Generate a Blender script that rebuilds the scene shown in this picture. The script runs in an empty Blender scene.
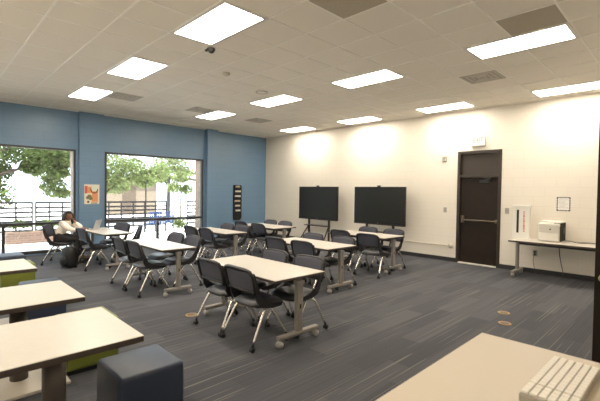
import bpy, bmesh, math, random
from mathutils import Vector, Matrix
PI = math.pi
R = math.radians
scn = bpy.context.scene
C = scn.collection
random.seed(7)

# ------------------------------------------------------------------ materials
def new_mat(name):
    m = bpy.data.materials.new(name)
    m.use_nodes = True
    nt = m.node_tree
    nt.nodes.clear()
    out = nt.nodes.new('ShaderNodeOutputMaterial')
    return m, nt, out

def mat(name, col, rough=0.5, metal=0.0, noise=0.0, nscale=40.0, bump=0.0, bscale=200.0, spec=0.5, sheen=0.0):
    m, nt, out = new_mat(name)
    b = nt.nodes.new('ShaderNodeBsdfPrincipled')
    b.inputs['Base Color'].default_value = (*col, 1)
    b.inputs['Roughness'].default_value = rough
    b.inputs['Metallic'].default_value = metal
    b.inputs['Specular IOR Level'].default_value = spec
    b.inputs['Sheen Weight'].default_value = sheen
    nt.links.new(b.outputs[0], out.inputs[0])
    tc = nt.nodes.new('ShaderNodeTexCoord')
    if noise > 0:
        n = nt.nodes.new('ShaderNodeTexNoise'); n.inputs['Scale'].default_value = nscale
        n.inputs['Detail'].default_value = 4
        nt.links.new(tc.outputs['Object'], n.inputs['Vector'])
        r = nt.nodes.new('ShaderNodeValToRGB')
        r.color_ramp.elements[0].position = 0.3; r.color_ramp.elements[1].position = 0.7
        r.color_ramp.elements[0].color = (*[c * (1 - noise) for c in col], 1)
        r.color_ramp.elements[1].color = (*[min(1, c * (1 + noise)) for c in col], 1)
        nt.links.new(n.outputs['Fac'], r.inputs['Fac'])
        nt.links.new(r.outputs['Color'], b.inputs['Base Color'])
    if bump > 0:
        n2 = nt.nodes.new('ShaderNodeTexNoise'); n2.inputs['Scale'].default_value = bscale
        nt.links.new(tc.outputs['Object'], n2.inputs['Vector'])
        bp = nt.nodes.new('ShaderNodeBump'); bp.inputs['Strength'].default_value = bump
        bp.inputs['Distance'].default_value = 0.002
        nt.links.new(n2.outputs['Fac'], bp.inputs['Height'])
        nt.links.new(bp.outputs['Normal'], b.inputs['Normal'])
    return m

def block_mat(name, col, mortar, axes, bw, bh, msize, rough, var=0.05, offset=0.5, bump=0.4):
    """painted block / brick / tile pattern on a plane given by two object axes"""
    m, nt, out = new_mat(name)
    b = nt.nodes.new('ShaderNodeBsdfPrincipled'); b.inputs['Roughness'].default_value = rough
    nt.links.new(b.outputs[0], out.inputs[0])
    tc = nt.nodes.new('ShaderNodeTexCoord')
    sx = nt.nodes.new('ShaderNodeSeparateXYZ'); cx = nt.nodes.new('ShaderNodeCombineXYZ')
    nt.links.new(tc.outputs['Object'], sx.inputs[0])
    nt.links.new(sx.outputs[axes[0]], cx.inputs[0]); nt.links.new(sx.outputs[axes[1]], cx.inputs[1])
    br = nt.nodes.new('ShaderNodeTexBrick')
    br.inputs['Scale'].default_value = 1.0
    br.inputs['Brick Width'].default_value = bw; br.inputs['Row Height'].default_value = bh
    br.inputs['Mortar Size'].default_value = msize; br.inputs['Mortar Smooth'].default_value = 0.3
    br.offset = offset
    br.inputs['Color1'].default_value = (*[c * (1 - var) for c in col], 1)
    br.inputs['Color2'].default_value = (*[c * (1 + var) for c in col], 1)
    br.inputs['Mortar'].default_value = (*mortar, 1)
    nt.links.new(cx.outputs[0], br.inputs['Vector'])
    nt.links.new(br.outputs['Color'], b.inputs['Base Color'])
    inv = nt.nodes.new('ShaderNodeMath'); inv.operation = 'SUBTRACT'; inv.inputs[0].default_value = 1
    nt.links.new(br.outputs['Fac'], inv.inputs[1])
    n = nt.nodes.new('ShaderNodeTexNoise'); n.inputs['Scale'].default_value = 60
    nt.links.new(tc.outputs['Object'], n.inputs['Vector'])
    ad = nt.nodes.new('ShaderNodeMath'); ad.operation = 'MULTIPLY_ADD'; ad.inputs[1].default_value = 0.15
    nt.links.new(n.outputs['Fac'], ad.inputs[0]); nt.links.new(inv.outputs[0], ad.inputs[2])
    bp = nt.nodes.new('ShaderNodeBump'); bp.inputs['Strength'].default_value = bump
    bp.inputs['Distance'].default_value = 0.004
    nt.links.new(ad.outputs[0], bp.inputs['Height']); nt.links.new(bp.outputs['Normal'], b.inputs['Normal'])
    return m

def carpet_mat():
    m, nt, out = new_mat('carpet_planks')
    b = nt.nodes.new('ShaderNodeBsdfPrincipled'); b.inputs['Roughness'].default_value = 0.85
    b.inputs['Specular IOR Level'].default_value = 0.3
    nt.links.new(b.outputs[0], out.inputs[0])
    tc = nt.nodes.new('ShaderNodeTexCoord')
    sx = nt.nodes.new('ShaderNodeSeparateXYZ'); cx = nt.nodes.new('ShaderNodeCombineXYZ')
    nt.links.new(tc.outputs['Object'], sx.inputs[0])
    nt.links.new(sx.outputs['Y'], cx.inputs[0]); nt.links.new(sx.outputs['X'], cx.inputs[1])
    br = nt.nodes.new('ShaderNodeTexBrick'); br.offset = 0.37
    br.inputs['Scale'].default_value = 1
    br.inputs['Brick Width'].default_value = 1.0; br.inputs['Row Height'].default_value = 0.25
    br.inputs['Mortar Size'].default_value = 0.0015; br.inputs['Mortar Smooth'].default_value = 0.5
    br.inputs['Color1'].default_value = (0.056, 0.058, 0.067, 1)
    br.inputs['Color2'].default_value = (0.094, 0.096, 0.108, 1)
    br.inputs['Mortar'].default_value = (0.07, 0.068, 0.07, 1)
    nt.links.new(cx.outputs[0], br.inputs['Vector'])
    # fine stripes along the planks, broken at random lengths
    mp = nt.nodes.new('ShaderNodeMapping'); mp.inputs['Scale'].default_value = (0.5, 75, 1)
    nt.links.new(cx.outputs[0], mp.inputs['Vector'])
    n = nt.nodes.new('ShaderNodeTexNoise'); n.inputs['Scale'].default_value = 1; n.inputs['Detail'].default_value = 2
    nt.links.new(mp.outputs[0], n.inputs['Vector'])
    rp = nt.nodes.new('ShaderNodeValToRGB')
    rp.color_ramp.elements[0].position = 0.35; rp.color_ramp.elements[0].color = (0.88, 0.88, 0.90, 1)
    rp.color_ramp.elements[1].position = 0.70; rp.color_ramp.elements[1].color = (1.16, 1.15, 1.13, 1)
    nt.links.new(n.outputs['Fac'], rp.inputs['Fac'])
    mx = nt.nodes.new('ShaderNodeMixRGB'); mx.blend_type = 'MULTIPLY'; mx.inputs[0].default_value = 1
    nt.links.new(br.outputs['Color'], mx.inputs[1]); nt.links.new(rp.outputs['Color'], mx.inputs[2])
    # occasional light yarn line
    mp2 = nt.nodes.new('ShaderNodeMapping'); mp2.inputs['Scale'].default_value = (0.6, 55, 1); mp2.inputs['Location'].default_value = (3.1, 7.7, 0)
    nt.links.new(cx.outputs[0], mp2.inputs['Vector'])
    n2 = nt.nodes.new('ShaderNodeTexNoise'); n2.inputs['Scale'].default_value = 1; n2.inputs['Detail'].default_value = 0
    nt.links.new(mp2.outputs[0], n2.inputs['Vector'])
    r2 = nt.nodes.new('ShaderNodeValToRGB')
    r2.color_ramp.elements[0].position = 0.715; r2.color_ramp.elements[0].color = (0, 0, 0, 1)
    r2.color_ramp.elements[1].position = 0.735; r2.color_ramp.elements[1].color = (1, 1, 1, 1)
    nt.links.new(n2.outputs['Fac'], r2.inputs['Fac'])
    mx2 = nt.nodes.new('ShaderNodeMixRGB'); mx2.inputs[2].default_value = (0.155, 0.15, 0.143, 1)
    nt.links.new(r2.outputs['Color'], mx2.inputs[0]); nt.links.new(mx.outputs[0], mx2.inputs[1])
    nt.links.new(mx2.outputs[0], b.inputs['Base Color'])
    n3 = nt.nodes.new('ShaderNodeTexNoise'); n3.inputs['Scale'].default_value = 400
    nt.links.new(tc.outputs['Object'], n3.inputs['Vector'])
    bp = nt.nodes.new('ShaderNodeBump'); bp.inputs['Strength'].default_value = 0.4; bp.inputs['Distance'].default_value = 0.003
    nt.links.new(n3.outputs['Fac'], bp.inputs['Height']); nt.links.new(bp.outputs['Normal'], b.inputs['Normal'])
    return m

def emit_mat(name, col, strength):
    m, nt, out = new_mat(name)
    e = nt.nodes.new('ShaderNodeEmission'); e.inputs[0].default_value = (*col, 1); e.inputs[1].default_value = strength
    nt.links.new(e.outputs[0], out.inputs[0])
    return m

def glass_mat():
    m, nt, out = new_mat('window_glass')
    t = nt.nodes.new('ShaderNodeBsdfTransparent'); t.inputs[0].default_value = (0.95, 0.97, 0.97, 1)
    g = nt.nodes.new('ShaderNodeBsdfGlossy'); g.inputs['Roughness'].default_value = 0.02
    f = nt.nodes.new('ShaderNodeFresnel'); f.inputs[0].default_value = 1.45
    mx = nt.nodes.new('ShaderNodeMixShader')
    nt.links.new(f.outputs[0], mx.inputs[0]); nt.links.new(t.outputs[0], mx.inputs[1]); nt.links.new(g.outputs[0], mx.inputs[2])
    nt.links.new(mx.outputs[0], out.inputs[0])
    return m

def leaf_mat(name, col):
    m, nt, out = new_mat(name)
    d = nt.nodes.new('ShaderNodeBsdfDiffuse'); t = nt.nodes.new('ShaderNodeBsdfTranslucent')
    mx = nt.nodes.new('ShaderNodeMixShader'); mx.inputs[0].default_value = 0.45
    tc = nt.nodes.new('ShaderNodeTexCoord')
    n = nt.nodes.new('ShaderNodeTexNoise'); n.inputs['Scale'].default_value = 3
    nt.links.new(tc.outputs['Object'], n.inputs['Vector'])
    r = nt.nodes.new('ShaderNodeValToRGB')
    r.color_ramp.elements[0].position = 0.35; r.color_ramp.elements[1].position = 0.65
    r.color_ramp.elements[0].color = (*[c * 0.7 for c in col], 1); r.color_ramp.elements[1].color = (*[min(1, c * 1.3) for c in col], 1)
    nt.links.new(n.outputs['Fac'], r.inputs['Fac'])
    for s in (d, t): nt.links.new(r.outputs['Color'], s.inputs[0])
    nt.links.new(d.outputs[0], mx.inputs[1]); nt.links.new(t.outputs[0], mx.inputs[2])
    nt.links.new(mx.outputs[0], out.inputs[0])
    return m

M = {}
M['carpet'] = carpet_mat()
M['white_block'] = block_mat('cream_block_paint', (0.785, 0.735, 0.645), (0.73, 0.68, 0.59), ('X', 'Z'), 0.406, 0.203, 0.005, 0.45, 0.008, bump=0.15)
M['blue_block'] = block_mat('blue_block_paint', (0.148, 0.252, 0.378), (0.128, 0.218, 0.33), ('Y', 'Z'), 0.406, 0.203, 0.005, 0.33, 0.02, bump=0.2)
M['near_block'] = block_mat('cream_block_paint_near', (0.78, 0.74, 0.66), (0.70, 0.66, 0.58), ('X', 'Z'), 0.406, 0.203, 0.005, 0.5, 0.015)
M['back_block'] = block_mat('cream_block_paint_back', (0.78, 0.74, 0.66), (0.70, 0.66, 0.58), ('Y', 'Z'), 0.406, 0.203, 0.005, 0.5, 0.015)
M['brick'] = block_mat('outside_brick', (0.27, 0.185, 0.13), (0.31, 0.25, 0.20), ('X', 'Z'), 0.2, 0.07, 0.008, 0.85, 0.15)
M['brick_y'] = block_mat('planter_brick', (0.10, 0.06, 0.045), (0.13, 0.105, 0.09), ('Y', 'Z'), 0.2, 0.07, 0.008, 0.85, 0.15)
M['tile'] = mat('ceiling_tile', (0.88, 0.825, 0.735), 0.9, noise=0.02, nscale=120, bump=0.3, bscale=300)
M['tee'] = mat('ceiling_grid', (0.94, 0.90, 0.83), 0.5)
M['dark_tile'] = mat('dark_ceiling_tile', (0.47, 0.415, 0.325), 0.9, noise=0.08, nscale=90)
M['vent'] = mat('vent_metal', (0.55, 0.51, 0.44), 0.6)
M['vent_dark'] = mat('vent_slot', (0.42, 0.385, 0.325), 0.8)
M['lamp'] = emit_mat('lamp_diffuser', (1.0, 0.895, 0.75), 23.5)
M['lamp_frame'] = mat('lamp_frame', (0.72, 0.70, 0.66), 0.4)
M['base'] = mat('rubber_base', (0.03, 0.03, 0.033), 0.5)
M['win_frame'] = mat('bronze_window_frame', (0.035, 0.032, 0.03), 0.45)
M['glass'] = glass_mat()
M['door'] = mat('dark_brown_door_paint', (0.019, 0.013, 0.009), 0.5, noise=0.1, nscale=8, spec=0.25)
M['door_frame'] = mat('dark_door_frame_paint', (0.032, 0.024, 0.017), 0.4)
M['transom'] = mat('transom_panel_paint', (0.036, 0.026, 0.018), 0.45)
M['bronze'] = mat('bronze_hardware', (0.16, 0.125, 0.09), 0.4, 0.6)
M['brass'] = mat('brass', (0.60, 0.44, 0.20), 0.3, 1.0)
M['steel'] = mat('brushed_steel', (0.55, 0.53, 0.50), 0.35, 0.9)
M['desk_top'] = mat('tan_desk_laminate', (0.62, 0.54, 0.43), 0.45)
M['threshold'] = mat('pale_aluminium', (0.72, 0.68, 0.60), 0.5, 0.1)
M['laminate'] = mat('maple_white_laminate', (0.60, 0.56, 0.50), 0.32, noise=0.02, nscale=25)
M['edge'] = mat('dark_edge_band', (0.06, 0.045, 0.036), 0.5)
M['table_metal'] = mat('warm_grey_table_metal', (0.30, 0.278, 0.248), 0.42, 0.35)
M['table_under'] = mat('table_mechanism_black', (0.03, 0.03, 0.03), 0.5)
M['chrome'] = mat('silver_chair_tube', (0.80, 0.77, 0.72), 0.27, 0.85)
M['plastic'] = mat('black_chair_plastic', (0.016, 0.016, 0.019), 0.42)
M['seat'] = mat('charcoal_seat_vinyl', (0.055, 0.055, 0.062), 0.38, noise=0.08, nscale=60)
M['meshfab'] = mat('charcoal_mesh_fabric', (0.064, 0.066, 0.088), 0.8, noise=0.2, nscale=250, bump=0.5, bscale=600)
M['caster'] = mat('black_caster_rubber', (0.012, 0.012, 0.013), 0.5)
M['caster_grey'] = mat('grey_caster', (0.40, 0.38, 0.35), 0.45)
M['blue_vinyl'] = mat('navy_blue_vinyl', (0.030, 0.042, 0.074), 0.42, noise=0.04, nscale=30, bump=0.15, bscale=500)
M['green_vinyl'] = mat('olive_green_vinyl', (0.17, 0.195, 0.03), 0.45, noise=0.04, nscale=30)
M['column'] = mat('taupe_column_paint', (0.115, 0.10, 0.088), 0.4, 0.3)
M['plate'] = mat('cream_base_plate', (0.66, 0.60, 0.51), 0.45)
M['black'] = mat('black_plastic', (0.012, 0.012, 0.012), 0.4)
M['screen'] = mat('screen_glass', (0.017, 0.019, 0.017), 0.28, spec=0.55)
M['stand'] = mat('dark_stand_metal', (0.045, 0.04, 0.035), 0.4, 0.4)
M['white_plastic'] = mat('white_plastic', (0.78, 0.76, 0.71), 0.4)
M['printer'] = mat('printer_beige', (0.62, 0.585, 0.52), 0.45)
M['printer_top'] = mat('printer_top_white', (0.74, 0.71, 0.65), 0.4)
M['printer_dark'] = mat('printer_side_grey', (0.035, 0.033, 0.03), 0.8, spec=0.2)
M['grey'] = mat('mid_grey_plastic', (0.30, 0.29, 0.28), 0.5)
M['paper'] = mat('white_paper', (0.82, 0.80, 0.74), 0.7)
M['navy_print'] = mat('navy_print', (0.04, 0.05, 0.10), 0.6)
M['red_print'] = mat('red_print', (0.62, 0.10, 0.07), 0.6)
M['pink_red'] = mat('exit_red', (0.75, 0.16, 0.13), 0.5)
M['grey_print'] = mat('grey_print', (0.45, 0.45, 0.46), 0.7)
M['plate_metal'] = mat('wall_plate_grey', (0.40, 0.37, 0.32), 0.4, 0.4)
M['plate_ivory'] = mat('wall_plate_ivory', (0.60, 0.55, 0.46), 0.5)
M['conduit'] = mat('painted_conduit', (0.74, 0.68, 0.58), 0.4)
M['cover'] = mat('floor_box_brass_cover', (0.42, 0.28, 0.13), 0.45, 0.4)
M['cable'] = mat('dark_cable', (0.05, 0.045, 0.04), 0.5)
M['white_cable'] = mat('grey_cable', (0.30, 0.28, 0.25), 0.5)
M['key'] = mat('white_keycaps', (0.80, 0.76, 0.68), 0.5)
M['kb_body'] = mat('keyboard_body_grey', (0.36, 0.33, 0.28), 0.5)
M['skin'] = mat('brown_skin', (0.27, 0.135, 0.085), 0.5)
M['eye'] = mat('dark_eye', (0.012, 0.01, 0.009), 0.3)
M['lips'] = mat('lips', (0.30, 0.11, 0.09), 0.45)
M['hair'] = mat('dark_brown_hair', (0.014, 0.010, 0.009), 0.45, noise=0.3, nscale=50)
M['sweater'] = mat('cream_knit', (0.78, 0.72, 0.64), 0.85, noise=0.05, nscale=60, bump=0.4, bscale=120)
M['dark_cloth'] = mat('black_cloth', (0.014, 0.013, 0.015), 0.8)
M['shoe'] = mat('dark_shoe', (0.02, 0.018, 0.018), 0.5)
M['pack'] = mat('black_nylon', (0.012, 0.012, 0.013), 0.65, bump=0.3, bscale=300)
M['silver'] = mat('laptop_silver', (0.66, 0.66, 0.66), 0.35, 0.5)
M['lap_screen'] = mat('pale_laptop_display', (0.75, 0.76, 0.76), 0.3)
M['p_orange'] = mat('poster_orange', (0.72, 0.30, 0.12), 0.6)
M['p_red'] = mat('poster_red', (0.62, 0.13, 0.09), 0.6)
M['p_cream'] = mat('poster_cream', (0.74, 0.68, 0.54), 0.6)
M['p_green'] = mat('poster_olive', (0.20, 0.20, 0.10), 0.6)
M['p_pale'] = mat('poster_pale_green', (0.62, 0.72, 0.62), 0.6)
M['p_dark'] = mat('poster_dark', (0.05, 0.03, 0.02), 0.6)
M['brochure'] = mat('brochure_tan', (0.62, 0.50, 0.34), 0.6)
M['concrete'] = mat('pale_concrete', (0.72, 0.70, 0.67), 0.85, noise=0.05, nscale=3)
M['mulch'] = mat('brown_mulch', (0.12, 0.08, 0.055), 0.9, noise=0.3, nscale=30)
M['rail'] = mat('grey_rail_metal', (0.013, 0.013, 0.015), 0.5, 0.3)
M['bark'] = mat('tree_bark', (0.06, 0.045, 0.035), 0.9, noise=0.25, nscale=25)
M['leaf'] = leaf_mat('tree_leaves', (0.105, 0.14, 0.052))
M['leaf2'] = leaf_mat('pale_tree_leaves', (0.19, 0.235, 0.10))
M['tan_wall'] = mat('tan_building_wall', (0.13, 0.10, 0.072), 0.85, noise=0.05, nscale=2)
M['roof'] = mat('brown_roof', (0.06, 0.042, 0.028), 0.8)
M['blue_metal'] = mat('blue_patio_metal', (0.022, 0.045, 0.13), 0.4)

# ------------------------------------------------------------------ mesh builder
class MB:
    def __init__(self):
        self.bm = bmesh.new(); self.mi = 0; self.sm = False
    def _done(self, faces):
        for f in faces:
            f.material_index = self.mi; f.smooth = self.sm
    def add(self, verts, faces):
        vs = [self.bm.verts.new(v) for v in verts]
        self._done([self.bm.faces.new([vs[i] for i in f]) for f in faces])
        return self
    def merge(self, tmp, mtx=None):
        if mtx is not None: bmesh.ops.transform(tmp, matrix=mtx, verts=tmp.verts)
        tmp.verts.index_update()
        vs = [self.bm.verts.new(v.co) for v in tmp.verts]
        fs = []
        for f in tmp.faces:
            try: fs.append(self.bm.faces.new([vs[v.index] for v in f.verts]))
            except ValueError: pass
        self._done(fs); tmp.free()
        return self
    def box(self, c, s, bev=0.0, rot=None, seg=2):
        t = bmesh.new()
        bmesh.ops.create_cube(t, size=1.0)
        bmesh.ops.scale(t, vec=s, verts=t.verts)
        if bev > 0:
            bmesh.ops.bevel(t, geom=list(t.edges), offset=bev, segments=seg, profile=0.5, affect='EDGES')
        mtx = Matrix.Translation(c)
        if rot is not None: mtx = mtx @ rot
        return self.merge(t, mtx)
    def bb(self, x0, x1, y0, y1, z0, z1, bev=0.0):
        return self.box(((x0 + x1) / 2, (y0 + y1) / 2, (z0 + z1) / 2), (x1 - x0, y1 - y0, z1 - z0), bev)
    def tube(self, path, r, seg=8, smooth_n=0, flat=None):
        P = [Vector(p) for p in path]
        rr = r if isinstance(r, (list, tuple)) else [r] * len(P)
        if smooth_n:
            Q, q = [], []
            for i in range(len(P) - 1):
                p0 = P[max(0, i - 1)]; p1 = P[i]; p2 = P[i + 1]; p3 = P[min(len(P) - 1, i + 2)]
                for k in range(smooth_n):
                    t = k / smooth_n
                    Q.append(0.5 * ((2 * p1) + (p2 - p0) * t + (2 * p0 - 5 * p1 + 4 * p2 - p3) * t * t + (3 * p1 - p0 - 3 * p2 + p3) * t ** 3))
                    q.append(rr[i] * (1 - t) + rr[i + 1] * t)
            Q.append(P[-1]); q.append(rr[-1]); P, rr = Q, q
        n = len(P); up = None; rings = []
        for i, p in enumerate(P):
            d = (P[min(n - 1, i + 1)] - P[max(0, i - 1)]).normalized()
            if up is None:
                up = Vector((0, 0, 1)) if abs(d.z) < 0.9 else Vector((1, 0, 0))
            a = d.cross(up).normalized(); up = a.cross(d).normalized()
            ring = []
            for k in range(seg):
                an = 2 * PI * k / seg
                w = flat if flat else 1.0
                ring.append(self.bm.verts.new(p + (a * math.cos(an) * w + up * math.sin(an)) * rr[i]))
            rings.append(ring)
        fs = []
        for i in range(n - 1):
            for k in range(seg):
                fs.append(self.bm.faces.new([rings[i][k], rings[i][(k + 1) % seg], rings[i + 1][(k + 1) % seg], rings[i + 1][k]]))
        fs.append(self.bm.faces.new(rings[0][::-1])); fs.append(self.bm.faces.new(rings[-1]))
        self._done(fs)
        return self
    def cyl(self, c, r, h, axis='Z', seg=20, r2=None):
        t = bmesh.new()
        bmesh.ops.create_cone(t, cap_ends=True, segments=seg, radius1=r, radius2=r if r2 is None else r2, depth=h)
        rot = {'Z': Matrix.Identity(4), 'X': Matrix.Rotation(PI / 2, 4, 'Y'), 'Y': Matrix.Rotation(PI / 2, 4, 'X')}[axis]
        return self.merge(t, Matrix.Translation(c) @ rot)
    def ball(self, c, r, s=(1, 1, 1), seg=16, rot=None):
        t = bmesh.new(); bmesh.ops.create_uvsphere(t, u_segments=seg, v_segments=max(6, seg // 2), radius=r)
        bmesh.ops.scale(t, vec=s, verts=t.verts)
        m = Matrix.Translation(c)
        if rot is not None: m = m @ rot
        return self.merge(t, m)
    def build(self, name, mats, parent=None, loc=None, rz=0.0):
        me = bpy.data.meshes.new(name)
        bmesh.ops.recalc_face_normals(self.bm, faces=self.bm.faces)
        self.bm.to_mesh(me); self.bm.free()
        for m in (mats if isinstance(mats, (list, tuple)) else [mats]): me.materials.append(m)
        o = bpy.data.objects.new(name, me); C.objects.link(o)
        if parent is not None: o.parent = parent
        if loc is not None: o.location = loc
        o.rotation_euler.z = rz
        return o

def tag(o, label, cat, group=None):
    o['label'] = label; o['category'] = cat
    if group: o['group'] = group
    return o

def thing(name, label, cat, loc=(0, 0, 0), rz=0.0, group=None):
    o = bpy.data.objects.new(name, None); C.objects.link(o)
    o.empty_display_size = 0.1
    o.location = loc; o.rotation_euler.z = rz
    return tag(o, label, cat, group)

def dup(root, loc, rz, label, group=None):
    def rec(o, parent):
        c = o.copy(); C.objects.link(c)
        if parent is not None: c.parent = parent
        for ch in o.children: rec(ch, c)
        return c
    r = rec(root, None)
    r.location = loc; r.rotation_euler.z = rz; r['label'] = label
    if group: r['group'] = group
    return r

def struct(o):
    o['kind'] = 'structure'; return o

def text_mesh(txt, size, mtx, depth=0.002):
    cu = bpy.data.curves.new('lettering', 'FONT'); cu.body = txt; cu.size = size; cu.extrude = depth
    cu.align_x = 'CENTER'; cu.align_y = 'CENTER'
    o = bpy.data.objects.new('lettering', cu); C.objects.link(o)
    bpy.context.view_layer.update()
    me = bpy.data.meshes.new_from_object(o.evaluated_get(bpy.context.evaluated_depsgraph_get()))
    bpy.data.objects.remove(o); bpy.data.curves.remove(cu)
    me.transform(mtx)
    return me

# ------------------------------------------------------------------ room
H = 3.6525
RX, RY = 11.62, -10.65           # wall behind the camera, wall beside the soft cubes
GX, GY, T = 10.27, -7.04, 0.6096  # ceiling grid phase

struct(MB().bb(-0.15, RX + .15, RY - .15, 0.15, -0.12, 0.0).build('floor', M['carpet']))

b = MB()
b.bb(-0.5, RX + .15, RY - .15, 0.15, H, H + 0.15)
b.mi = 1
k = -20
for k in range(-20, 4):
    x = GX + k * T
    if 0.02 < x < RX: b.bb(x - .011, x + .011, RY, 0, H - 0.006, H + .002)
for k in range(-8, 13):
    y = GY + k * T
    if RY < y < -0.02: b.bb(0, RX, y - .011, y + .011, H - 0.007, H + .002)
b.bb(0, RX, -0.022, 0, H - .008, H + .001); b.bb(0, 0.022, RY, 0, H - .008, H + .001)
struct(b.build('ceiling', [M['tile'], M['tee']]))

# blue wall with two window openings and two shallow pilasters
W = [(-9.42, -6.39), (-5.68, -2.645)]
WT, WB = 2.665, 0.03
b = MB()
xs = [RY - .15, W[0][0], W[0][1], W[1][0], W[1][1], 0.15]
for i in (0, 2, 4): b.bb(-0.15, 0, xs[i], xs[i + 1], 0, H)
for w0, w1 in W:
    b.bb(-0.15, 0, w0, w1, WT, H); b.bb(-0.15, 0, w0, w1, 0, WB)
b.bb(-.02, 0.09, -6.33, -5.74, 0, H); b.bb(-.02, 0.15, -2.58, -2.19, 0, H)
struct(b.build('wall_left', M['blue_block']))
b = MB()
for i in (0, 2, 4): b.bb(-0.52, -0.15, xs[i] - (.0 if i == 0 else -.0), xs[i + 1], -0.1, H)
for w0, w1 in W:
    b.bb(-0.52, -0.15, w0, w1, WT + .03, H); b.bb(-0.52, -0.15, w0, w1, -.1, WB - .02)
struct(b.build('wall_left_brick', M['brick']))

DX0, DX1, DZ = 7.29, 8.29, 2.68
b = MB()
b.bb(0, DX0, 0, 0.15, 0, H); b.bb(DX1, RX + .15, 0, 0.15, 0, H); b.bb(DX0, DX1, 0, 0.15, DZ, H)
struct(b.build('wall_right', M['white_block']))
struct(MB().bb(0, RX + .15, RY - .15, RY, 0, H).build('wall_near', M['near_block']))
struct(MB().bb(RX, RX + .15, RY, 0, 0, H).build('wall_back', M['back_block']))

b = MB()
b.bb(0, DX0, -0.012, 0, 0, 0.10, 0.003); b.bb(DX1, RX, -0.012, 0, 0, 0.10, 0.003)
struct(b.build('baseboard_right', M['base']))
b = MB()
b.bb(0, .012, -2.19, 0, 0, .10, .003); b.bb(.15, .162, -2.58, -2.19, 0, .10, .003); b.bb(.09, .102, -6.33, -5.74, 0, .10, .003)
b.bb(0, .15, -2.192, -2.18, 0, .1, .003); b.bb(0, .012, RY, W[0][0], 0, .10, .003)
struct(b.build('baseboard_left', M['base']))

for n, (w0, w1) in enumerate(W):
    win = struct(bpy.data.objects.new('window_%d' % (n + 1), None)); C.objects.link(win); win.location = (0, (w0 + w1) / 2, 0)
    hw = (w1 - w0) / 2
    b = MB(); f = 0.05; x0, x1 = -.10, 0.005
    b.bb(x0, x1, -hw, -hw + f, WB, WT, .004); b.bb(x0, x1, hw - f, hw, WB, WT, .004)
    b.bb(x0, x1, -hw, hw, WT - f, WT, .004); b.bb(x0, x1, -hw, hw, WB, WB + .07, .004)
    b.bb(x0, x1 + .01, -hw, hw, .735, .80, .004); b.bb(x0, x1, -.03, .03, WB, .76, .004)
    struct(b.build('window_frame', M['win_frame'], win))
    b = MB(); b.bb(-.055, -.049, -hw + .03, hw - .03, .79, WT - .03); b.bb(-.055, -.049, -hw + .03, -.02, WB + .05, .745); b.bb(-.055, -.049, .02, hw - .03, WB + .05, .745)
    struct(b.build('window_glass', M['glass'], win))

# far door: frame with transom panel, leaf, push bar, closer
d = struct(bpy.data.objects.new('door_1', None)); C.objects.link(d); d.location = ((DX0 + DX1) / 2, 0, 0)
b = MB()
b.bb(-.5, -.43, -.012, .13, 0, DZ, .004); b.bb(.43, .5, -.012, .13, 0, DZ, .004)
b.bb(-.43, .43, -.012, .13, DZ - .07, DZ, .004); b.bb(-.43, .43, -.012, .13, 2.05, 2.11, .004)
struct(b.build('door_frame', M['door_frame'], d))
struct(MB().bb(-.43, .43, .07, .10, 2.10, 2.62).build('transom_panel', M['transom'], d))
struct(MB().bb(-.428, .428, .05, .095, .012, 2.052, .003).build('door_leaf', M['door'], d))
b = MB()
b.bb(-.40, -.33, .0, .055, .98, 1.14, .008); b.bb(.36, .42, .015, .055, 1.0, 1.08, .006)
b.sm = True; b.tube([(-.36, .01, 1.04), (.39, .01, 1.04)], .022, 10)
struct(b.build('push_bar', M['bronze'], d))
b = MB(); b.bb(.02, .24, 0.0, .055, 1.93, 1.99, .006); b.tube([(.12, .0, 1.99), (.30, -.10, 2.02)], .009, 6); b.tube([(.30, -.10, 2.02), (.02, .0, 2.055)], .008, 6)
struct(b.build('door_closer', M['table_under'], d))
struct(MB().bb(-.43, .43, -.05, .13, 0, .022, .003).build('threshold', M['threshold'], d))

# open dark door leaf hinged on the wall behind the camera
d = struct(bpy.data.objects.new('door_2', None)); C.objects.link(d); d.location = (10.725, -5.0, 0)
struct(MB().bb(0, .885, -.045, 0, .012, 2.36, .003).build('door_leaf', M['door'], d))
b = MB(); b.cyl((.06, -.049, .94), .03, .008, 'Y', 20); b.sm = True; b.cyl((.06, -.068, .94), .011, .03, 'Y'); b.ball((.06, -.098, .94), .027, (1, .8, 1))
b.cyl((.06, .0, .94), .03, .008, 'Y', 20)
struct(b.build('door_knob', M['brass'], d))
b = MB(); b.bb(.885, .893, -.05, .005, .2, .32); b.bb(.885, .893, -.05, .005, 1.1, 1.22); b.bb(.885, .893, -.05, .005, 2.0, 2.12)
struct(b.build('hinge', M['bronze'], d))

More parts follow.
